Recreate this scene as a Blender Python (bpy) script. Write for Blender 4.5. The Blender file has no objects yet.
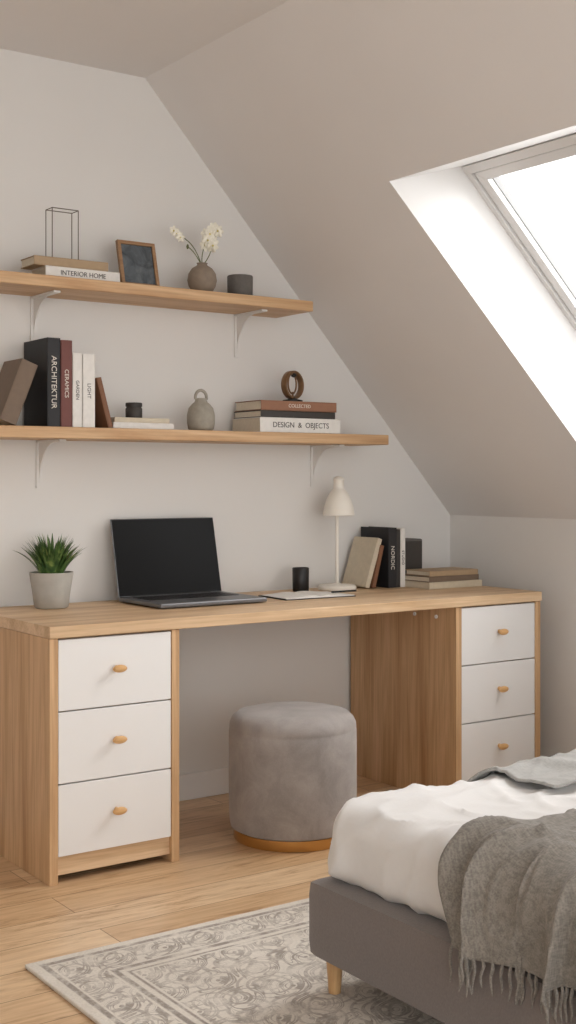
import bpy, math, random
from mathutils import Vector, Matrix, noise
random.seed(7)
S=bpy.context.scene
S.view_settings.view_transform='Standard'
# ------------------------------------------------------------------ materials
def newmat(name):
    m=bpy.data.materials.new(name); m.use_nodes=True
    nt=m.node_tree; b=nt.nodes['Principled BSDF']
    return m,nt,b
def lin(c):
    return tuple(((v/255)/12.92 if v/255<=0.04045 else (((v/255)+0.055)/1.055)**2.4) for v in c)+(1,)
def ramp(nt,src,stops):
    r=nt.nodes.new('ShaderNodeValToRGB')
    el=r.color_ramp.elements
    while len(el)>1: el.remove(el[-1])
    el[0].position=stops[0][0]; el[0].color=stops[0][1]
    for p,c in stops[1:]:
        e=el.new(p); e.color=c
    nt.links.new(src,r.inputs[0]); return r.outputs[0]
def coords(nt,scale=(1,1,1),kind='Object'):
    t=nt.nodes.new('ShaderNodeTexCoord'); m=nt.nodes.new('ShaderNodeMapping')
    m.inputs['Scale'].default_value=scale
    nt.links.new(t.outputs[kind],m.inputs[0]); return m.outputs[0]
def noiset(nt,vec,scale,detail=4,rough=.5,dist=0):
    n=nt.nodes.new('ShaderNodeTexNoise'); nt.links.new(vec,n.inputs['Vector'])
    n.inputs['Scale'].default_value=scale; n.inputs['Detail'].default_value=detail
    n.inputs['Roughness'].default_value=rough; n.inputs['Distortion'].default_value=dist
    return n.outputs['Fac']
def bump(nt,b,src,strength=.2,dist=.002):
    n=nt.nodes.new('ShaderNodeBump'); n.inputs['Strength'].default_value=strength
    n.inputs['Distance'].default_value=dist
    nt.links.new(src,n.inputs['Height']); nt.links.new(n.outputs[0],b.inputs['Normal'])
def mixc(nt,fac,a,b,mode='MIX'):
    n=nt.nodes.new('ShaderNodeMix'); n.data_type='RGBA'; n.blend_type=mode
    for i,v in ((0,fac),(6,a),(7,b)):
        if hasattr(v,'links'): nt.links.new(v,n.inputs[i])
        else: n.inputs[i].default_value=v
    return n.outputs[2]
def mth(nt,op,a,b=0.0,c=None):
    n=nt.nodes.new('ShaderNodeMath'); n.operation=op
    for i,v in enumerate((a,b) if c is None else (a,b,c)):
        if hasattr(v,'links'): nt.links.new(v,n.inputs[i])
        else: n.inputs[i].default_value=v
    return n.outputs[0]
def plain(name,rgb,rough=.6,var=.06,nscale=40,bs=.1,metal=0,spec=.5,sheen=0):
    m,nt,b=newmat(name); c=lin(rgb)
    v=coords(nt); f=noiset(nt,v,nscale,5)
    d=tuple(x*(1-var) for x in c[:3])+(1,); l=tuple(min(1,x*(1+var)) for x in c[:3])+(1,)
    nt.links.new(ramp(nt,f,[(.3,d),(.7,l)]),b.inputs['Base Color'])
    b.inputs['Roughness'].default_value=rough; b.inputs['Metallic'].default_value=metal
    b.inputs['Specular IOR Level'].default_value=spec
    if sheen: b.inputs['Sheen Weight'].default_value=sheen
    if bs: bump(nt,b,f,bs)
    return m
def wood(name,axis,light=(226,196,160),dark=(192,156,116),rough=.5):
    m,nt,b=newmat(name)
    sc=[9,9,9]; sc['xyz'.index(axis)]=.7
    v=coords(nt,tuple(sc)); f=noiset(nt,v,1.6,6,.6,.8)
    sc2=[90,90,90]; sc2['xyz'.index(axis)]=2.5
    v2=coords(nt,tuple(sc2)); f2=noiset(nt,v2,1.5,4,.6)
    L=lin(light); D=lin(dark); M=tuple((a+c)/2 for a,c in zip(L,D))
    c1=ramp(nt,f,[(.3,D),(.46,M),(.62,L)])
    c2=ramp(nt,f2,[(.35,(.80,.77,.74,1)),(.55,(1,1,1,1))])
    nt.links.new(mixc(nt,.7,c1,c2,'MULTIPLY'),b.inputs['Base Color'])
    b.inputs['Roughness'].default_value=rough
    bump(nt,b,f2,.12,.001)
    return m
M_wall=plain('wall_plaster',(224,222,219),.9,.012,3,.05)
M_ceil=plain('ceiling_paint',(226,223,221),.92,.012,3,.05)
M_trim=plain('trim_white',(230,229,228),.5,.01,8,0)
M_frame=plain('window_frame_white',(222,221,220),.4,.01,8,0)
M_gasket=plain('window_gasket',(150,150,150),.5,.02,8,0)
M_woodx=wood('oak_grain_x','x'); M_woodz=wood('oak_grain_z','z',(220,184,142),(176,134,92))
M_shelf=wood('shelf_oak','x',(216,182,142),(184,142,100))
M_white=plain('drawer_white',(234,233,232),.42,.01,5,0)
M_knob=wood('knob_wood','x',(224,182,126),(204,154,98))
M_leg=wood('leg_wood','z',(214,174,124),(184,138,92))
M_black=plain('matte_black',(22,22,23),.45,.1,30,0)
M_screen=plain('laptop_glass',(5,5,6),.3,.05,4,0,0,.15)
M_alu=plain('laptop_aluminium',(120,121,124),.4,.03,60,0,.6)
M_keys=plain('laptop_keys',(24,24,26),.5,.1,60,0)
M_paper=plain('paper',(232,229,223),.8,.02,80,.05)
M_pages=plain('book_pages',(214,204,186),.85,.05,120,.3)
M_conc=plain('concrete_grey',(176,173,166),.8,.06,26,.3)
M_soil=plain('soil',(48,36,28),.95,.3,60,1)
M_bed=plain('bed_upholstery',(118,109,105),.88,.08,240,.35,sheen=.3)
M_gold=plain('brass_base',(204,156,92),.35,.04,20,0,.7)
M_bracket=plain('bracket_white',(224,222,219),.5,.02,20,0)
M_lamp=plain('lamp_cream',(238,233,223),.5,.02,20,0)
M_brown=plain('vase_taupe',(142,127,112),.75,.1,40,.3)
M_gcup=plain('cup_grey',(100,96,92),.8,.08,60,.3)
M_gvase=plain('stoneware_grey',(160,154,142),.75,.1,50,.3)
M_bronze=plain('bronze_dark',(128,98,70),.4,.15,40,.1,.4)
M_wire=plain('wire_dark',(112,104,94),.45,.05,40,0,.5)
M_stem=plain('stem_green',(104,112,72),.7,.15,30,0)
M_petal=plain('petal_white',(240,236,222),.7,.04,60,0)
M_pod=plain('flower_centre',(206,192,120),.7,.1,60,0)
def cover(n,rgb): return plain('book_cover_'+n,rgb,.6,.05,50,.08)
C_black=cover('black',(34,34,37)); C_red=cover('oxblood',(112,66,60)); C_white=cover('white',(226,223,218))
C_cream=cover('cream',(204,192,170)); C_brown=cover('brown',(124,84,58)); C_dark=cover('charcoal',(60,56,53))
C_grey=cover('umber',(116,98,82)); C_tan=cover('tan',(170,146,116)); C_rust=cover('rust',(146,104,80))
M_ink=plain('ink_light',(220,214,204),.6,.02,20,0); M_inkd=plain('ink_dark',(60,56,52),.6,.02,20,0)
def velvet():
    m,nt,b=newmat('stool_velvet')
    v=coords(nt,(1,1,1)); f=noiset(nt,v,9,6,.65,.6); f2=noiset(nt,v,260,3)
    c=ramp(nt,f,[(.3,lin((140,133,129))),(.7,lin((172,164,160)))])
    c2=ramp(nt,f2,[(.3,(.86,.86,.86,1)),(.7,(1,1,1,1))])
    nt.links.new(mixc(nt,.6,c,c2,'MULTIPLY'),b.inputs['Base Color'])
    b.inputs['Roughness'].default_value=.85; b.inputs['Sheen Weight'].default_value=.4
    bump(nt,b,f2,.25,.001); return m
M_velvet=velvet()
def fabric(name,rgb,sc=500,bs=.4,var=.12,low=0):
    m,nt,b=newmat(name); v=coords(nt); c=lin(rgb)
    va=coords(nt,(60,300,300)); fa=noiset(nt,va,1,2); vb=coords(nt,(300,60,60)); fb=noiset(nt,vb,1,2)
    g=mth(nt,'ADD',mth(nt,'MULTIPLY',fa,.5),mth(nt,'MULTIPLY',fb,.5))
    col=ramp(nt,g,[(.38,tuple(x*(1-var) for x in c[:3])+(1,)),(.62,tuple(min(1,x*(1+var)) for x in c[:3])+(1,))])
    nt.links.new(col,b.inputs['Base Color'])
    b.inputs['Roughness'].default_value=.95; b.inputs['Sheen Weight'].default_value=.15
    bump(nt,b,g,bs,.001); return m
M_duvet=fabric('duvet_cotton',(228,227,226),500,.05,.01)
M_throw=fabric('throw_linen',(133,128,121),500,.35,.24)
M_throw2=fabric('blanket_linen',(168,167,164),500,.3,.10)
def floor_mat():
    m,nt,b=newmat('oak_floor'); v=coords(nt)
    br=nt.nodes.new('ShaderNodeTexBrick'); nt.links.new(v,br.inputs['Vector'])
    br.inputs['Scale'].default_value=1; br.inputs['Brick Width'].default_value=1.5; br.inputs['Row Height'].default_value=.15
    br.inputs['Mortar Size'].default_value=.0016; br.inputs['Mortar Smooth'].default_value=.3; br.offset=.37
    br.inputs['Color1'].default_value=lin((232,203,167)); br.inputs['Color2'].default_value=lin((208,172,132))
    br.inputs['Mortar'].default_value=lin((150,116,84)); br.inputs['Bias'].default_value=0
    vg=coords(nt,(1.6,12,12)); f=noiset(nt,vg,1.5,8,.7,1.8)
    vk=coords(nt,(3,60,60)); f2=noiset(nt,vk,1.5,4,.6)
    g=ramp(nt,f,[(.36,(.58,.48,.38,1)),(.45,(.86,.81,.75,1)),(.55,(.97,.96,.94,1)),(.7,(1.05,1.04,1.03,1))])
    g2=ramp(nt,f2,[(.35,(.84,.81,.77,1)),(.6,(1,1,1,1))])
    c=mixc(nt,.9,br.outputs['Color'],g,'MULTIPLY'); c=mixc(nt,.75,c,g2,'MULTIPLY')
    nt.links.new(c,b.inputs['Base Color']); b.inputs['Roughness'].default_value=.34
    bump(nt,b,f2,.06,.001); return m
def rug_mat(hx,hy):
    m,nt,b=newmat('rug_vintage')
    t=nt.nodes.new('ShaderNodeTexCoord'); sp=nt.nodes.new('ShaderNodeSeparateXYZ'); nt.links.new(t.outputs['Object'],sp.inputs[0])
    ax=mth(nt,'ABSOLUTE',sp.outputs[0]); ay=mth(nt,'ABSOLUTE',sp.outputs[1])
    d=mth(nt,'MINIMUM',mth(nt,'SUBTRACT',hx,ax),mth(nt,'SUBTRACT',hy,ay))
    cb=nt.nodes.new('ShaderNodeCombineXYZ'); nt.links.new(ax,cb.inputs[0]); nt.links.new(ay,cb.inputs[1])
    mg=nt.nodes.new('ShaderNodeTexMagic'); mg.turbulence_depth=4; mg.inputs['Scale'].default_value=5; mg.inputs['Distortion'].default_value=2.2
    nt.links.new(cb.outputs[0],mg.inputs['Vector'])
    vo=nt.nodes.new('ShaderNodeTexVoronoi'); vo.inputs['Scale'].default_value=8; vo.inputs['Randomness'].default_value=.5; nt.links.new(cb.outputs[0],vo.inputs['Vector'])
    rings=mth(nt,'SINE',mth(nt,'MULTIPLY',vo.outputs['Distance'],34))
    o1=ramp(nt,mg.outputs['Fac'],[(.36,(0,0,0,1)),(.42,(1,1,1,1)),(.56,(1,1,1,1)),(.62,(0,0,0,1))])
    o2=ramp(nt,rings,[(.4,(0,0,0,1)),(.7,(1,1,1,1))])
    orn=mth(nt,'MAXIMUM',mth(nt,'MULTIPLY',o1,.9),mth(nt,'MULTIPLY',o2,.65))
    W=(1,1,1,1);K=(0,0,0,1)
    lines=ramp(nt,mth(nt,'MULTIPLY',d,2.0),[(0,K),(.05,K),(.055,W),(.080,W),(.085,K),(.30,K),(.305,W),(.33,W),(.335,K),(.36,K),(.365,W),(.376,W),(.38,K)])
    gap=ramp(nt,mth(nt,'MULTIPLY',d,2.0),[(0,K),(.09,K),(.10,W),(.285,W),(.29,K),(.39,K),(.395,W)])
    orn=mth(nt,'MAXIMUM',mth(nt,'MULTIPLY',orn,gap),lines)
    nz=noiset(nt,t.outputs['Object'],11,9,.8); nf=noiset(nt,t.outputs['Object'],160,3)
    nb=noiset(nt,t.outputs['Object'],3,3,.6)
    fade=ramp(nt,nz,[(.40,(.12,.12,.12,1)),(.55,(1,1,1,1))])
    fac=mth(nt,'MULTIPLY',mth(nt,'MULTIPLY',orn,fade),.95)
    base=ramp(nt,nb,[(.35,lin((214,206,195))),(.65,lin((228,221,211)))])
    c=mixc(nt,fac,base,lin((152,142,133)))
    c=mixc(nt,.5,c,ramp(nt,nf,[(.3,(.8,.8,.8,1)),(.7,(1.05,1.05,1.05,1))]),'MULTIPLY')
    nt.links.new(c,b.inputs['Base Color']); b.inputs['Roughness'].default_value=.97
    bump(nt,b,nf,.6,.003); return m
def leaf_mat():
    m,nt,b=newmat('leaf_green'); v=coords(nt); f=noiset(nt,v,38,4)
    nt.links.new(ramp(nt,f,[(.3,lin((44,72,36))),(.55,lin((84,116,58))),(.75,lin((156,172,100)))]),b.inputs['Base Color'])
    b.inputs['Roughness'].default_value=.5; return m
M_leaf=leaf_mat()
def photo_mat():
    m,nt,b=newmat('framed_print'); v=coords(nt); f=noiset(nt,v,14,4,.6,1)
    nt.links.new(ramp(nt,f,[(.35,lin((60,66,72))),(.65,lin((104,112,118)))]),b.inputs['Base Color']); b.inputs['Roughness'].default_value=.25; return m
M_print=photo_mat()
# ------------------------------------------------------------------ mesh builder
def empty(name,loc):
    e=bpy.data.objects.new(name,None); e.empty_display_size=.1; e.location=loc
    S.collection.objects.link(e); return e
class MB:
    def __init__(s): s.v=[];s.f=[];s.m=[]
    def add(s,vs,fs,mi=0,mat=None):
        o=len(s.v)
        s.v+= [tuple(mat@Vector(p)) if mat else tuple(p) for p in vs]
        s.f+= [tuple(i+o for i in f) for f in fs]; s.m+=[mi]*len(fs); return s
    def box(s,x0,x1,y0,y1,z0,z1,mi=0,mat=None):
        vs=[(x,y,z) for z in (z0,z1) for y in (y0,y1) for x in (x0,x1)]
        fs=[(0,2,3,1),(4,5,7,6),(0,1,5,4),(2,6,7,3),(0,4,6,2),(1,3,7,5)]
        return s.add(vs,fs,mi,mat)
    def hexa(s,q0,q1,mi=0):
        vs=list(q0)+list(q1)
        return s.add(vs,[(3,2,1,0),(4,5,6,7),(0,1,5,4),(1,2,6,5),(2,3,7,6),(3,0,4,7)],mi)
    def lathe(s,prof,cx,cy,cz,n=48,mi=0,mat=None,closed=False):
        vs=[];fs=[];k=len(prof)
        for i in range(n):
            a=2*math.pi*i/n
            for r,z in prof: vs.append((cx+max(r,1e-5)*math.cos(a),cy+max(r,1e-5)*math.sin(a),cz+z))
        for i in range(n):
            j=(i+1)%n
            for t in range(k if closed else k-1):
                q=(t+1)%k
                fs.append((i*k+t,j*k+t,j*k+q,i*k+q))
        return s.add(vs,fs,mi,mat)
    def tube(s,pts,rad,n=8,mi=0,closed=False,mat=None):
        pts=[Vector(p) for p in pts];N=len(pts);vs=[];fs=[]
        if not hasattr(rad,'__len__'): rad=[rad]*N
        up=None
        for i,p in enumerate(pts):
            a=pts[(i-1)%N] if (closed or i>0) else p; b=pts[(i+1)%N] if (closed or i<N-1) else p
            t=(b-a).normalized()
            if up is None:
                up=t.orthogonal().normalized()
            up=(up-t*up.dot(t)); up=up.normalized() if up.length>1e-6 else t.orthogonal().normalized()
            w=t.cross(up)
            for k in range(n):
                an=2*math.pi*k/n; vs.append(p+(up*math.cos(an)+w*math.sin(an))*rad[i])
        for i in range(N if closed else N-1):
            j=(i+1)%N
            for k in range(n):
                l=(k+1)%n; fs.append((i*n+k,i*n+l,j*n+l,j*n+k))
        if not closed: fs.append(tuple(range(n-1,-1,-1))); fs.append(tuple((N-1)*n+k for k in range(n)))
        return s.add([tuple(v) for v in vs],fs,mi,mat)
    def ball(s,c,r,sc=(1,1,1),n=12,mi=0,rot=None):
        prof=[(math.sin(math.pi*i/(n//2*1.0)),-math.cos(math.pi*i/(n//2*1.0))) for i in range(n//2+1)]
        m=Matrix.Translation(c)@(rot.to_matrix().to_4x4() if rot else Matrix())@Matrix.Diagonal((sc[0]*r,sc[1]*r,sc[2]*r,1))
        return s.lathe(prof,0,0,0,n,mi,m)
    def obj(s,name,mats,parent=None,smooth=False,bevel=0,seg=2,loc=None):
        me=bpy.data.meshes.new(name)
        c=Vector(loc) if loc is not None else (sum((Vector(v) for v in s.v),Vector())/len(s.v))
        me.from_pydata([tuple(Vector(v)-c) for v in s.v],[],s.f)
        for m in (mats if isinstance(mats,(list,tuple)) else [mats]): me.materials.append(m)
        for p,i in zip(me.polygons,s.m): p.material_index=i; p.use_smooth=smooth
        me.validate(); me.update()
        o=bpy.data.objects.new(name,me); o.location=c; S.collection.objects.link(o)
        if parent:
            o.parent=parent; o.matrix_parent_inverse=Matrix.Translation(parent.location).inverted()
        if bevel:
            b=o.modifiers.new('bevel','BEVEL'); b.width=bevel; b.segments=seg; b.limit_method='ANGLE'; b.angle_limit=math.radians(40)
        if smooth:
            try: me.set_sharp_from_angle(angle=math.radians(50))
            except Exception: pass
        return o
def bx(name,x0,x1,y0,y1,z0,z1,mat,parent=None,bevel=.002):
    return MB().box(x0,x1,y0,y1,z0,z1).obj(name,mat,parent,False,bevel)
def text(name,body,size,mat,M,parent,depth=.0006):
    cu=bpy.data.curves.new(name,'FONT'); cu.body=body; cu.size=size; cu.align_x='CENTER'; cu.align_y='CENTER'; cu.extrude=depth
    o=bpy.data.objects.new(name+'_t',cu); S.collection.objects.link(o); bpy.context.view_layer.update()
    me=bpy.data.meshes.new_from_object(o.evaluated_get(bpy.context.evaluated_depsgraph_get()))
    bpy.data.objects.remove(o); me.materials.clear(); me.materials.append(mat)
    ob=bpy.data.objects.new(name,me); S.collection.objects.link(ob)
    ob.parent=parent; ob.matrix_parent_inverse=Matrix.Translation(parent.location).inverted(); ob.matrix_basis=M
    return ob
def book(name,parent,w,d,h,cov,M,txt=None,ink=None,flat=False,tsize=None):
    """local: thickness +x, spine on y=0, depth +y, height +z"""
    t=.003; b=MB()
    b.box(0,t,0,d,0,h,0,M).box(w-t,w,0,d,0,h,0,M).box(t,w-t,0,t,0,h,0,M)
    b.box(t,w-t,t,d-.004,.003,h-.003,1,M)
    o=b.obj(name,[cov,M_pages],parent,False,.0008,1)
    if txt:
        a=-90 if flat else 90
        R_=M@Matrix.Translation((w/2,-.0004,h/2))@Matrix.Rotation(math.radians(a),4,'Y' )@Matrix.Rotation(math.radians(90),4,'X')
        text(name+'_title',txt,tsize or w*.55,ink or M_ink,R_,parent)
    return o
T=Matrix.Translation
def R(a,ax): return Matrix.Rotation(math.radians(a),4,ax)
def flatM(x,y,z,w,rz=0):
    return T((x,y,z+w))@R(rz,'Z')@R(90,'Y')
def leanM(x,y,z,w,a):
    return T((x,y,z+(w*math.sin(math.radians(a)) if a>0 else 0)+.0008))@R(a,'Y')
# ------------------------------------------------------------------ room
YW=4.03; XK=3.665; ZK=1.0235; XR=2.194; ZR=2.619; YF=-1.6; XL=-1.5
m_s=(ZR-ZK)/(XK-XR)
def sl(x): return ZR-m_s*(x-XR)
fl=MB().box(XL,XK+.1,YF,YW+.1,-.1,0).obj('floor',floor_mat(),None,loc=(0,0,0))
prof=[(XL,0),(XK,0),(XK,ZK),(XR,ZR),(XL,ZR)]
b=MB(); n=len(prof)
b.add([(x,YW,z) for x,z in prof]+[(x,YW+.1,z) for x,z in prof],[tuple(range(n)),tuple(range(2*n-1,n-1,-1))]+[(i,i+n,(i+1)%n+n,(i+1)%n) for i in range(n)])
b.obj('wall_back',M_wall)
MB().box(XK,XK+.1,YF,YW+.1,0,ZK).obj('wall_right',M_wall)
MB().box(XL-.1,XL,YF,YW+.1,0,ZR).obj('wall_left',M_wall)
MB().box(XL-.1,XR,YF,YW+.1,ZR,ZR+.1).obj('ceiling',M_ceil)
A=Vector((2.632,3.185,sl(2.632))); B=Vector((3.55,3.065,sl(3.55))); C=Vector((3.55,2.0,sl(3.55))); D=Vector((2.632,2.0,sl(2.632)))
def wz(x): return 2.241-m_s*(x-2.963)
A2=Vector((2.963,3.17,wz(2.963))); B2=Vector((3.80,3.05,wz(3.80))); C2=Vector((3.80,2.02,wz(3.80))); D2=Vector((2.963,2.02,wz(2.963)))
otr=(XR,YW,ZR); obr=(XK,YW,ZK); obf=(XK,YF,ZK); otf=(XR,YF,ZR)
b=MB().add([otr,obr,obf,otf,A,B,C,D],[(0,1,5,4),(1,2,6,5),(2,3,7,6),(3,0,4,7)])
b.obj('ceiling_slope',M_ceil)
win=empty('window_1',(3.35,2.6,1.8))
b=MB().add([A,B,C,D,A2,B2,C2,D2],[(0,1,5,4),(1,2,6,5),(2,3,7,6),(3,0,4,7)])
b.obj('window_reveal',M_trim,win)
nrm=Vector((math.sin(math.atan(m_s)),0,math.cos(math.atan(m_s))))
LA=(B2-A2).length; LB=(D2-A2).length
def wp(a,bb,o):
    a/=LA; bb/=LB
    p=(A2*(1-a)+B2*a)*(1-bb)+(D2*(1-a)+C2*a)*bb
    return p+nrm*o
def ring(i0,i1,o0,o1,name,mat):
    def cs(i,o): return [wp(i,i,o),wp(LA-i,i,o),wp(LA-i,LB-i,o),wp(i,LB-i,o)]
    ob=MB(); P0=cs(i0,o0);Q0=cs(i1,o0);P1=cs(i0,o1);Q1=cs(i1,o1)
    for k in range(4):
        l=(k+1)%4; ob.hexa([P0[k],P0[l],Q0[l],Q0[k]],[P1[k],P1[l],Q1[l],Q1[k]])
    return ob.obj(name,mat,win,False,.002)
ring(-.01,.022,-.03,.05,'frame_outer',M_frame)
ring(.022,.026,-.012,.05,'frame_gasket',M_gasket)
ring(.026,.062,-.022,.03,'sash',M_frame)
ring(.062,.065,.0,.03,'glazing_bead',M_gasket)
mg_,ntg,bg=newmat('window_glass')
tr=ntg.nodes.new('ShaderNodeBsdfTransparent'); gl=ntg.nodes.new('ShaderNodeBsdfGlossy'); mx=ntg.nodes.new('ShaderNodeMixShader')
gl.inputs['Roughness'].default_value=.02; mx.inputs[0].default_value=.04
ntg.links.new(tr.outputs[0],mx.inputs[1]); ntg.links.new(gl.outputs[0],mx.inputs[2]); ntg.links.new(mx.outputs[0],ntg.nodes['Material Output'].inputs[0])
MB().add([wp(.06,.06,.01),wp(LA-.06,.06,.01),wp(LA-.06,LB-.06,.01),wp(.06,LB-.06,.01)],[(0,1,2,3)]).obj('glass_pane',mg_,win)
bx('baseboard_back',XL,XK,YW-.014,YW,0,.095,M_trim,None,.003)
bx('baseboard_right',XK-.014,XK,YF,YW-.014,0,.095,M_trim,None,.003)
# ------------------------------------------------------------------ desk
DF=3.39; X0,X1=1.536,3.547
desk=empty('desk',((X0+X1)/2,3.7,0))
bx('desktop',X0-.002,X1+.002,DF-.002,YW-.015,.715,.75,M_woodx,desk,.002)
def unit(pre,x0,x1):
    t=.027
    bx(pre+'_side_panel_a',x0,x0+t,DF+.004,YW-.016,0,.714,M_woodz,desk,.0015)
    bx(pre+'_side_panel_b',x1-t,x1,DF+.004,YW-.016,0,.714,M_woodz,desk,.0015)
    bx(pre+'_back_panel',x0+t,x1-t,YW-.03,YW-.018,.02,.714,M_woodz,desk,0)
    bx(pre+'_base_rail',x0+t,x1-t,DF+.018,DF+.036,.022,.076,M_woodx,desk,.001)
    bx(pre+'_carcass',x0+t,x1-t,DF+.03,YW-.03,.077,.71,M_woodx,desk,0)
    z=.079; H=(.709-.079-2*.004)/3
    for i in range(3):
        bx(f'{pre}_drawer_front_{i+1}',x0+t+.002,x1-t-.002,DF+.006,DF+.026,z,z+H,M_white,desk,.0015)
        cx=(x0+x1)/2; cz=z+H*.54
        k=MB(); k.ball((cx,DF-.018,cz),1,(.024,.010,.0115),20)
        k.lathe([(.0001,0),(.009,0),(.007,.012),(.008,.024),(.0001,.024)],0,0,0,16,0,T((cx,DF-.012,cz))@R(-90,'X'))
        k.obj(f'{pre}_knob_{i+1}',M_knob,desk,True)
        z+=H+.004
unit('left_pedestal',X0,1.968)
unit('right_pedestal',3.116,X1)
b=MB()
for xx in (3.5,3.62): b.lathe([(.0001,0),(.007,0),(.007,.004),(.0001,.004)],0,0,0,16,0,T((3.116,xx,.672))@R(-90,'Y'))
b.obj('screw_caps',M_white,desk,True)
# ------------------------------------------------------------------ shelves
SY0,SY1=3.79,YW
def shelf(x1,z,brs):
    e=empty('floating_shelf',(2.1,3.9,z))
    bx('board',1.25,x1,SY0,SY1-.001,z-.038,z,M_shelf,e,.003)
    for i,xb in enumerate(brs):
        b=MB(); w=.012
        b.box(xb-w,xb+w,SY1-.006,SY1-.0005,z-.2,z-.039)
        b.box(xb-w,xb+w,SY0+.05,SY1-.006,z-.046,z-.039)
        pts=[]; n=12
        for k in range(n+1):
            a=k/n*math.pi/2
            pts.append((SY1-.006-.13*(1-math.cos(a)),z-.185+.139*math.sin(a)))
        fan=[(SY1-.006,z-.046)]+pts
        b.add([(xb-.0025,y,zz) for y,zz in fan]+[(xb+.0025,y,zz) for y,zz in fan],
              [tuple(range(len(fan))),tuple(range(2*len(fan)-1,len(fan)-1,-1))]+[(k,k+1,k+1+len(fan),k+len(fan)) for k in range(1,len(fan)-1)])
        b.obj(f'bracket_{i+1}',M_bracket,e,False)
    return e
ZU=1.835; ZL=1.347
shelf(2.768,ZU,(1.765,2.585)); shelf(3.13,ZL,(1.785,2.94))
ZU+=.0005; ZL+=.0005
e=empty('book_stack',(1.85,3.9,ZU))
book('book_1',e,.038,.12,.270,C_white,flatM(1.722,3.835,ZU,.038),'INTERIOR HOME',M_inkd,True,.022)
book('book_2',e,.030,.115,.265,C_tan,flatM(1.684,3.840,ZU+.0382,.030,-1),None)
zt=ZU+.0690
e=empty('wire_sculpture',(1.808,3.90,zt))
b=MB(); hw=.047; hh=.168; r=.0017
xc,yc=1.808,3.895
for sx in (-1,1):
    for sy in (-1,1): b.tube([(xc+sx*hw,yc+sy*.025,zt),(xc+sx*hw,yc+sy*.025,zt+hh)],r)
b.tube([(xc-hw,yc-.025,zt+hh),(xc+hw,yc-.025,zt+hh),(xc+hw,yc+.025,zt+hh),(xc-hw,yc+.025,zt+hh)],r,8,0,True)
b.tube([(xc-hw,yc-.025,zt+.002),(xc+hw,yc-.025,zt+.002),(xc+hw,yc+.025,zt+.002),(xc-hw,yc+.025,zt+.002)],r,8,0,True)
b.obj('wire_cage',M_wire,e,True)
e=empty('picture_frame',(2.08,3.9,ZU))
Mf=T((2.018,3.865,ZU+.004))@R(-14,'X')
b=MB(); w,h,t=.146,.166,.012
b.box(0,w,0,.014,0,t,0,Mf).box(0,w,0,.014,h-t,h,0,Mf).box(0,t,0,.014,t,h-t,0,Mf).box(w-t,w,0,.014,t,h-t,0,Mf)
b.box(t,w-t,.006,.012,t,h-t,1,Mf)
b.obj('frame_and_print',[wood('frame_walnut','x',(164,128,94),(134,100,70)),M_print],e)
MB().box(w/2-.02,w/2+.02,.014,.017,.0,.12,0,Mf).obj('easel_back',M_black,e)
vx,vy=2.346,3.885
e=empty('flower_vase',(vx,vy,ZU))
b=MB(); pr=[(.0001,0),(.022,0),(.036,.010),(.048,.028),(.053,.050),(.049,.074),(.036,.093),(.021,.102),(.017,.106),(.020,.112),(.016,.112),(.013,.104),(.012,.02)]
b.lathe(pr,vx,vy,ZU,40).obj('vase_body',M_brown,e,True)
def flower(bm,c,s,npet,rnd):
    for i in range(npet):
        a=2*math.pi*i/npet+rnd; dx,dz=math.cos(a),math.sin(a)
        q=Vector((0,0,1)).rotation_difference(Vector((dx,-.35,dz)).normalized())
        bm.ball((c[0]+dx*s*.6,c[1]-.2*s,c[2]+dz*s*.6),s*.6,(.7,.3,1),8,0,q)
    bm.ball((c[0],c[1]-.3*s,c[2]),s*.2,(1,1,1),8,1)
st=MB(); ft=MB(); top=Vector((vx,vy,ZU+.10))
def stem(end,bend,r=.0017):
    pts=[]
    for k in range(9):
        t=k/8; p=top.lerp(Vector(end),t)+Vector(bend)*math.sin(math.pi*t); pts.append(p)
    st.tube(pts,r,6)
clus=Vector((vx+.024,vy-.01,ZU+.205))
stem(clus,(-.012,0,.0)); stem(clus+Vector((.012,0,-.03)),(.006,0,0))
for i in range(13):
    o=Vector((random.uniform(-.024,.024),random.uniform(-.015,.015),random.uniform(-.036,.032)))
    flower(ft,clus+o,.021,7,random.random()*3)
c2=Vector((vx-.110,vy-.005,ZU+.205))
stem(c2,(.012,0,.018))
for o in ((0,0,0),(.016,.002,-.012),(-.012,0,.008)): flower(ft,c2+Vector(o),.016,6,random.random()*3)
c3=Vector((vx-.06,vy,ZU+.165)); stem(c3,(.0,0,.01)); st.ball(c3,.006,(.8,.8,1.6),8)
st.obj('stems',M_stem,e,True); ft.obj('blossoms',[M_petal,M_pod],e,True)
cx,cy=2.507,3.885
e=empty('stoneware_cup',(cx,cy,ZU))
MB().lathe([(.0001,0),(.042,0),(.046,.004),(.047,.078),(.045,.081),(.042,.078),(.040,.012),(.0001,.010)],cx,cy,ZU,40).obj('cup_body',M_gcup,e,True)
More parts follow.
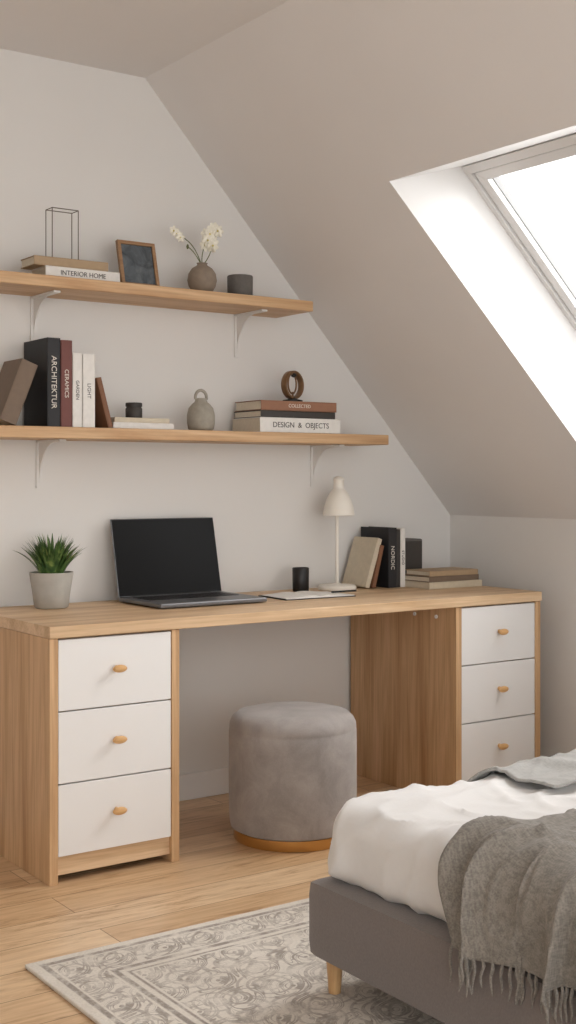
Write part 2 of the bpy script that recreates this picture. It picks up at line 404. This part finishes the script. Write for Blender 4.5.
# lower shelf
e=empty('row_of_books',(1.75,3.85,ZL))
yb=3.822
book('book_leaning',e,.058,.15,.210,C_grey,leanM(1.560,yb,ZL,.058,21))
book('book_black',e,.046,.19,.29,C_black,T((1.722,yb,ZL)),'ARCHITEKTUR',M_ink,False,.026)
book('book_oxblood',e,.040,.18,.285,C_red,T((1.770,yb,ZL)),'CERAMICS',M_ink,False,.02)
book('book_white',e,.034,.17,.245,C_white,T((1.812,yb,ZL)),'GARDEN',M_inkd,False,.016)
book('book_white_b',e,.044,.17,.243,C_white,T((1.849,yb,ZL)),'LIGHT',M_inkd,False,.018)
book('book_brown',e,.018,.15,.17,C_brown,leanM(1.942,yb,ZL,.018,-15))
e=empty('thin_book_stack',(2.07,3.9,ZL))
book('book_1',e,.022,.15,.235,C_white,flatM(1.970,3.84,ZL,.022),None)
book('book_2',e,.017,.14,.215,C_cream,flatM(1.980,3.85,ZL+.0222,.017,1),None)
e=empty('black_jar',(2.085,3.90,ZL+.04))
MB().lathe([(.0001,0),(.027,0),(.029,.003),(.029,.034),(.026,.037),(.026,.040),(.029,.041),(.029,.052),(.027,.054),(.0001,.054)],2.085,3.91,ZL+.0397,36).obj('jar_body',C_dark,e,True)
vx2,vy2=2.341,3.885
e=empty('handled_vase',(vx2,vy2,ZL))
b=MB(); b.lathe([(.0001,0),(.036,0),(.046,.008),(.050,.03),(.050,.058),(.044,.082),(.032,.097),(.024,.103),(.021,.110),(.023,.117),(.018,.117),(.014,.107),(.0001,.103)],vx2,vy2,ZL,40)
b.tube([(vx2+.023*math.cos(a),vy2,ZL+.120+.026*math.sin(a)) for a in [math.pi*k/14-.25 + (0.5*k/14) for k in range(15)]],.0055,10)
b.obj('vase_body',M_gvase,e,True)
e=empty('coffee_table_books',(2.72,3.9,ZL))
book('book_1',e,.054,.195,.365,C_white,flatM(2.545,3.81,ZL,.054),'DESIGN  &  OBJECTS',M_inkd,True,.028)
book('book_2',e,.026,.18,.340,C_dark,flatM(2.555,3.82,ZL+.0542,.026,.5),None)
book('book_3',e,.036,.18,.340,C_rust,flatM(2.555,3.818,ZL+.0804,.036,-.6),'COLLECTED',M_ink,True,.018)
zt=ZL+.117; ox,oy=2.752,3.90
e=empty('ring_ornament',(ox,oy,zt))
b=MB(); b.lathe([(.0001,0),(.038,0),(.038,.009),(.018,.013),(.012,.018),(.0001,.018)],ox,oy,zt,32,1)
rr=.052; cz=zt+.014+rr
b.lathe([(.0440,-.010),(.0455,-.012),(.0525,-.012),(.054,-.010),(.054,.010),(.0525,.012),(.0455,.012),(.044,.010)],0,0,0,56,0,T((ox,oy,cz))@R(14,'Z')@R(90,'X'),True)
b.tube([(ox-.006+rr*.52*math.cos(a),oy-.006+.012*math.cos(a),cz+.004+rr*.72*math.sin(a)) for a in [2*math.pi*k/40 for k in range(40)]],.0034,8,0,True)
b.tube([(ox,oy,cz-rr*.88),(ox-.002,oy-.003,cz-rr*.5)],.004,8)
b.ball((ox+.002,oy-.004,cz+rr*.70),.009,(1.2,1,.9),14,1)
b.obj('ring_body',[M_bronze,M_black],e,True)
# ------------------------------------------------------------------ desk items
ZD=.7508
px_,py_=1.767,3.89
e=empty('potted_plant',(px_,py_,ZD))
MB().lathe([(.0001,0),(.050,0),(.056,.004),(.062,.05),(.072,.112),(.072,.118),(.066,.118),(.063,.106),(.0001,.104)],px_,py_,ZD,44).obj('pot',M_conc,e,True)
MB().lathe([(.0001,.004),(.04,.003),(.0635,0)],px_,py_,ZD+.103,24).obj('soil',M_soil,e,True)
b=MB()
for i in range(170):
    a=random.uniform(0,2*math.pi); q=random.random()**.7; lean=math.radians(6+54*q*random.uniform(.7,1)); L=random.uniform(.11,.155)*(1-.12*q)
    d=Vector((math.cos(a),math.sin(a),0)); side=Vector((-math.sin(a),math.cos(a),0)); base=Vector((px_,py_,ZD+.104))+d*.035*q
    n=6; w0=random.uniform(.0045,.007); vs=[];p=base.copy(); ang=lean*.45
    for k in range(n+1):
        t=k/n; w=w0*(math.sin(math.pi*(.25+.75*t))**.8 if t<1 else .03)
        dr=d*math.sin(ang)+Vector((0,0,1))*math.cos(ang); nn=side.cross(dr)
        vs+= [p-side*w,p+nn*w*.35,p+side*w]
        p=p+dr*L/n; ang+=lean*.55*1.6/n
    fs=[]
    for k in range(n):
        fs+= [(k*3,k*3+1,k*3+4,k*3+3),(k*3+1,k*3+2,k*3+5,k*3+4)]
    for j in range(len(vs)):
        if vs[j].y>YW-.01: vs[j].y=YW-.01
    b.add(vs,fs)
b.obj('leaves',M_leaf,e,True)
e=empty('laptop',(2.23,3.78,ZD))
lx0,lx1,ly0,ly1=2.032,2.452,3.625,3.925
bx('base',lx0,lx1,ly0,ly1,ZD+.003,ZD+.018,M_alu,e,.004)
bx('rubber_feet',lx0+.02,lx1-.02,ly0+.02,ly1-.02,ZD,ZD+.004,M_black,e,0)
b=MB()
for r_ in range(5):
    for c_ in range(13):
        kx=lx0+.032+c_*.0276; ky=ly1-.045-r_*.026
        b.box(kx,kx+.023,ky-.021,ky,ZD+.018,ZD+.0195)
b.obj('keyboard',M_keys,e)
bx('trackpad',2.182,2.302,ly0+.018,ly0+.10,ZD+.0178,ZD+.0185,plain('trackpad_grey',(96,97,100),.4,.01,20,0,.4),e,0)
Ml=T((lx0,ly1-.004,ZD+.016))@R(-13,'X')
MB().box(0,lx1-lx0,-.0,.007,0,.277,0,Ml).obj('lid',M_alu,e,False,.003)
MB().box(.003,lx1-lx0-.003,-.0012,.0,.004,.274,0,Ml).obj('screen',M_screen,e,False,0)
MB().tube([(lx0+.05,ly1-.002,ZD+.017),(lx1-.05,ly1-.002,ZD+.017)],.005,10).obj('hinge',M_black,e,True)
e=empty('open_notebook',(2.70,3.73,ZD))
Mn=T((2.70,3.735,ZD))@R(-3,'Z')
b=MB().box(-.15,.15,-.095,.095,0,.003,1,Mn)
n=14
for sgn in (-1,1):
    vs=[];fs=[]
    for k in range(n+1):
        t=k/n; x=sgn*t*.146; z=.005+.007*math.sin(math.pi*min(1,t*1.15)**.6)*(1-t*.6)
        vs+=[(x,-.091,z),(x,.091,z)]
    for k in range(n): fs.append((2*k,2*k+1,2*k+3,2*k+2))
    z0=len(vs); vs+= [(0,-.091,.003),(sgn*.146,-.091,.003)]
    b.add(vs,fs+[tuple([z0]+[2*k for k in range(n+1)]+[z0+1])],0,Mn)
b.obj('pages_and_cover',[M_paper,C_dark],e)
e=empty('pen',(2.80,3.70,ZD))
MB().tube([(2.765,3.675,ZD+.0160),(2.77,3.677,ZD+.0160),(2.885,3.70,ZD+.0135),(2.90,3.703,ZD+.0135)],[.001,.0035,.0035,.003],10).obj('pen_body',M_black,e,True)
e=empty('pen_cup',(2.80,3.93,ZD))
MB().lathe([(.0001,0),(.029,0),(.031,.003),(.032,.088),(.030,.090),(.028,.087),(.027,.01),(.0001,.008)],2.80,3.915,ZD,36).obj('cup_body',M_black,e,True)
lx,ly=2.962,3.90
e=empty('table_lamp',(lx,ly,ZD))
MB().lathe([(.0001,0),(.074,0),(.075,.004),(.075,.012),(.070,.018),(.02,.021),(.010,.026),(.0001,.026)],lx,ly,ZD,48).obj('base',M_lamp,e,True)
MB().tube([(lx,ly,ZD+.02),(lx,ly,ZD+.37)],.0065,14).obj('pole',M_lamp,e,True)
b=MB(); b.lathe([(.059,.285),(.061,.287),(.058,.312),(.049,.345),(.036,.372),(.026,.384),(.021,.388),(.020,.398),(.020,.420),(.022,.422),(.020,.430),(.010,.436),(.0001,.437)],lx+.008,ly,ZD,48)
b.lathe([(.059,.285),(.055,.312),(.045,.343),(.032,.368),(.0001,.378)],lx+.008,ly,ZD,48)
b.obj('shade',M_lamp,e,True)
e=empty('leaning_books',(3.2,3.9,ZD))
book('book_leaning_brown',e,.018,.145,.17,C_brown,leanM(3.091,3.845,ZD,.018,15))
book('book_leaning_cream',e,.022,.15,.20,C_cream,leanM(3.060,3.85,ZD,.022,19))
book('book_black',e,.042,.175,.235,C_black,T((3.165,3.835,ZD)),'NORDIC',M_ink,False,.024)
book('book_dark',e,.018,.17,.228,C_dark,T((3.209,3.837,ZD)))
book('book_white',e,.024,.17,.232,C_white,T((3.2285,3.837,ZD)),'STUDIO',M_inkd,False,.016)
e=empty('speaker_box',(3.34,3.93,ZD))
bx('speaker_body',3.285,3.385,3.885,3.985,ZD+.003,ZD+.185,M_gcup,e,.006)
bx('speaker_grille',3.291,3.379,3.882,3.886,ZD+.012,ZD+.177,C_dark,e,.001)
bx('speaker_foot',3.295,3.375,3.895,3.975,ZD,ZD+.004,M_black,e,0)
e=empty('magazine_stack',(3.4,3.78,ZD))
book('book_1',e,.026,.165,.278,C_cream,flatM(3.250,3.69,ZD,.026),None)
book('book_2',e,.022,.155,.265,C_grey,flatM(3.254,3.695,ZD+.0262,.022,1.2),None)
book('book_3',e,.020,.150,.250,C_tan,flatM(3.260,3.70,ZD+.0484,.020,-1),None)
# ------------------------------------------------------------------ stool
sx_,sy_=2.414,3.420
e=empty('round_stool',(sx_,sy_,0))
k_=.418/.402
pr=[(.0001,.402),(.10,.402),(.155,.400),(.184,.393),(.200,.380),(.208,.364),(.2095,.350),(.2080,.346),(.2105,.341),(.211,.30),(.211,.12),(.209,.06),(.205,.040),(.188,.032),(.0001,.032)]
MB().lathe([(r,z*k_) for r,z in pr],sx_,sy_,0,80).obj('seat',M_velvet,e,True)
MB().lathe([(.0001,0.001),(.193,0.001),(.195,.004),(.195,.034),(.0001,.035)],sx_,sy_,0,80).obj('base_ring',M_gold,e,True)
# ------------------------------------------------------------------ rug
rx0,rx1,ry0,ry1=1.230,3.1,.7,2.862
b=MB().box(rx0,rx1,ry0,ry1,.0005,.010)
b.obj('area_rug',rug_mat((rx1-rx0)/2,(ry1-ry0)/2),None,False,.003)
# ------------------------------------------------------------------ bed
def softbox(x0,x1,y0,y1,z0,z1,r,res,dfn=None):
    import bmesh
    bm=bmesh.new(); vs={}
    def gr(a0,a1):
        n=max(2,int((a1-a0)/res)); return [a0+(a1-a0)*i/n for i in range(n+1)]
    gx,gy,gz=gr(x0,x1),gr(y0,y1),gr(z0,z1)
    def gv(p):
        k=tuple(round(c,5) for c in p)
        if k not in vs: vs[k]=bm.verts.new(p)
        return vs[k]
    def face(g1,g2,fn,fl):
        for i in range(len(g1)-1):
            for j in range(len(g2)-1):
                q=[gv(fn(g1[i],g2[j])),gv(fn(g1[i+1],g2[j])),gv(fn(g1[i+1],g2[j+1])),gv(fn(g1[i],g2[j+1]))]
                bm.faces.new(q if not fl else q[::-1])
    face(gx,gy,lambda a,b:(a,b,z1),False); face(gx,gy,lambda a,b:(a,b,z0),True)
    face(gx,gz,lambda a,b:(a,y0,b),False); face(gx,gz,lambda a,b:(a,y1,b),True)
    face(gy,gz,lambda a,b:(x0,a,b),True); face(gy,gz,lambda a,b:(x1,a,b),False)
    for v in bm.verts:
        p=v.co; c=Vector((min(max(p.x,x0+r),x1-r),min(max(p.y,y0+r),y1-r),min(max(p.z,z0+r),z1-r)))
        d=p-c
        if d.length>1e-6:
            nn=d.normalized(); q=c+nn*r
            if dfn: q=q+nn*dfn(q)
            v.co=q
    out=MB(); bm.verts.index_update()
    out.v=[tuple(v.co) for v in bm.verts]; out.f=[tuple(v.index for v in f.verts) for f in bm.faces]; out.m=[0]*len(out.f)
    bm.free(); return out
bed=empty('bed',(2.65,1.55,0))
BX0,BX1,BY0,BY1=1.692,3.58,.74,2.345
softbox(BX0,BX1,BY0,BY1,.092,.266,.018,.03).obj('bed_frame',M_bed,bed,True)
softbox(3.56,3.645,BY0-.02,BY1+.02,.092,.95,.03,.04).obj('headboard',M_bed,bed,True)
for i,(lx_,ly_) in enumerate(((1.740,2.300),(1.745,.80),(3.5,2.285),(3.5,.80))):
    zb=.0105 if lx_<3.1 else 0
    MB().lathe([(.0001,zb),(.014,zb),(.020,.093),(.0001,.093)],lx_,ly_,0,24).obj(f'leg_{i+1}',M_leg,bed,True)
def dd(p):
    q=Vector((p[0]*2.4,p[1]*2.4,p[2]*3.0))
    a=noise.noise(q+Vector((3,1,7)))*.013
    q2=Vector((p[0]*3+p[1]*2.2,p[1]*5-p[0]*3,p[2]*2.5))
    rdg=(1-abs(noise.noise(q2)))**7*.011
    q4=Vector((p[0]*2-p[1]*5.5,p[1]*3+p[0]*6,p[2]*5+2))
    rdg2=(1-abs(noise.noise(q4)))**9*.010
    q5=Vector((p[0]*7+p[1]*5,p[1]*9-p[0]*3,p[2]*7+5))
    return a+rdg+rdg2+(1-abs(noise.noise(q5)))**8*.004-.008
DX0,DY1,DZ1,DR=1.718,2.33,.446,.065
softbox(DX0,3.555,BY0+.018,DY1,.255,DZ1,DR,.011,dd).obj('duvet',M_duvet,bed,True)
def pil(p): return noise.noise(Vector(p)*6)*.01
for i,y in enumerate((1.16,1.92)):
    softbox(3.13,3.53,y-.33,y+.33,.45,.60,.07,.03,pil).obj(f'pillow_{i+1}',M_duvet,bed,True)
def path(s,L1,r,edge,top):
    if s<L1: return (edge+r+(L1-s),top,(0,1))
    s-=L1
    if s<r*math.pi/2:
        a=s/r; return (edge+r-r*math.sin(a),top-r+r*math.cos(a),(-math.sin(a),math.cos(a)))
    s-=r*math.pi/2
    return (edge,top-r-s,(-1,0))
th=empty('throw_blanket',(1.85,1.6,.46))
hem=[]
def make_throw():
    y0,y1=1.815,1.18; L1=.62; hang=.082; tot=L1+DR*math.pi/2+hang
    nu,nv=220,130; vs=[]
    for i in range(nu+1):
        u=i/nu
        for j in range(nv+1):
            v=j/nv; s=v*tot
            hw=max(0,(s-L1*.75)/(tot-L1*.75))
            yy=y0+(y1-y0)*u
            yy+=.10*(1-v)*(1-u*.6) + .035*noise.noise(Vector((u*2,v*3,1)))
            yy+= .014*math.sin(u*38+v*3)*(.3+hw)
            yy+= .03*max(0,hw-.5)*(1-u)
            he=.02*noise.noise(Vector((u*4,2,2))); s2=s+(he+.03*(1-u))*v**3
            ex,z,(nx,nz)=path(s2,L1,DR,DX0,DZ1)
            ph=u*34+4.0*noise.noise(Vector((u*4,v*1.2,0)))+v*2.0
            fold=(.5+.5*math.sin(ph))**1.5
            fold2=(1-abs(noise.noise(Vector((u*8+v*3.5,v*2.0-u*2,4)))))**6
            off=.014+(.006+.030*hw)*fold+.020*fold2*(.5+.5*hw)+.012*min(1,hw*2)
            off+=max(0,dd((ex,yy,z)))
            vs.append((ex+nx*off,yy,z+nz*off))
    fs=[]
    for i in range(nu):
        for j in range(nv):
            a=i*(nv+1)+j; fs.append((a,a+1,a+nv+2,a+nv+1))
    for i in range(nu+1): hem.append(Vector(vs[i*(nv+1)+nv]))
    return MB().add(vs,fs)
o=make_throw().obj('woven_cloth',M_throw,th,True)
sm=o.modifiers.new('thick','SOLIDIFY'); sm.thickness=.004; sm.offset=0
fr=MB()
nf=66
for i in range(nf):
    t=i/(nf-1)*(len(hem)-1); k=int(min(t,len(hem)-2)); p=hem[k].lerp(hem[k+1],t-k)
    L=random.uniform(.05,.07); g=(i%3-1)*-.006
    pts=[p+Vector((0,0,.004))]
    dx,dy=random.uniform(-.006,.004),random.uniform(-.006,.006)
    for q in range(1,6):
        w=q/5; pts.append(p+Vector((dx*w-.002*math.sin(w*5+i),g*w*1.3+dy*w+.0025*math.sin(w*7+i),-L*w)))
    fr.tube(pts,[.0026,.0038,.0030,.0028,.0024,.001],6)
fr.obj('fringe',M_throw,th,True)
def make_b():
    x0,x1=2.20,2.85; L1=.20; hang=.03; tot=L1+DR*math.pi/2+hang; nu,nv=70,50; vs=[]
    for i in range(nu+1):
        u=i/nu
        for j in range(nv+1):
            v=j/nv; s=v*tot; xx=x0+(x1-x0)*u-.02*v*(1-u)+.03*noise.noise(Vector((u*3,v*3,9)))
            ey,z,(ny,nz)=path(s,L1,DR,0,DZ1)
            yy=DY1-ey
            off=.010+.004*math.sin(v*14+u*4)+.005*(1-abs(noise.noise(Vector((u*7,v*5,3)))))**3+max(0,dd((xx,yy,z)))
            vs.append((xx,yy-ny*off,z+nz*off))
    fs=[]
    for i in range(nu):
        for j in range(nv):
            a=i*(nv+1)+j; fs.append((a,a+nv+1,a+nv+2,a+1))
    return MB().add(vs,fs)
fb=empty('folded_blanket',(2.4,2.2,.46))
o=make_b().obj('blanket_cloth',M_throw2,fb,True)
sm=o.modifiers.new('thick','SOLIDIFY'); sm.thickness=.007; sm.offset=0
# ------------------------------------------------------------------ light
w=bpy.data.worlds.new('daylight'); S.world=w; w.use_nodes=True
bgn=w.node_tree.nodes['Background']; bgn.inputs[0].default_value=(1,.992,.98,1); bgn.inputs[1].default_value=2.8
la=bpy.data.lights.new('skylight_daylight','AREA'); la.energy=92; la.shape='RECTANGLE'; la.size=2.0; la.size_y=2.0; la.color=(1,.995,.985)
lo=bpy.data.objects.new('skylight_daylight',la); S.collection.objects.link(lo)
ctr=(A2+B2+C2+D2)/4; lo.location=ctr+nrm*1.3
lo.rotation_euler=(-nrm).to_track_quat('-Z','Y').to_euler()
# ------------------------------------------------------------------ camera
cd=bpy.data.cameras.new('camera'); cam=bpy.data.objects.new('camera',cd); S.collection.objects.link(cam)
cam.location=(0,0,1.177); cam.rotation_euler=(math.radians(90),0,math.radians(-35))
cd.sensor_fit='VERTICAL'; cd.sensor_height=36; cd.lens=1268/1024*36; cd.shift_y=-33/1024; cd.clip_start=.05
S.camera=cam
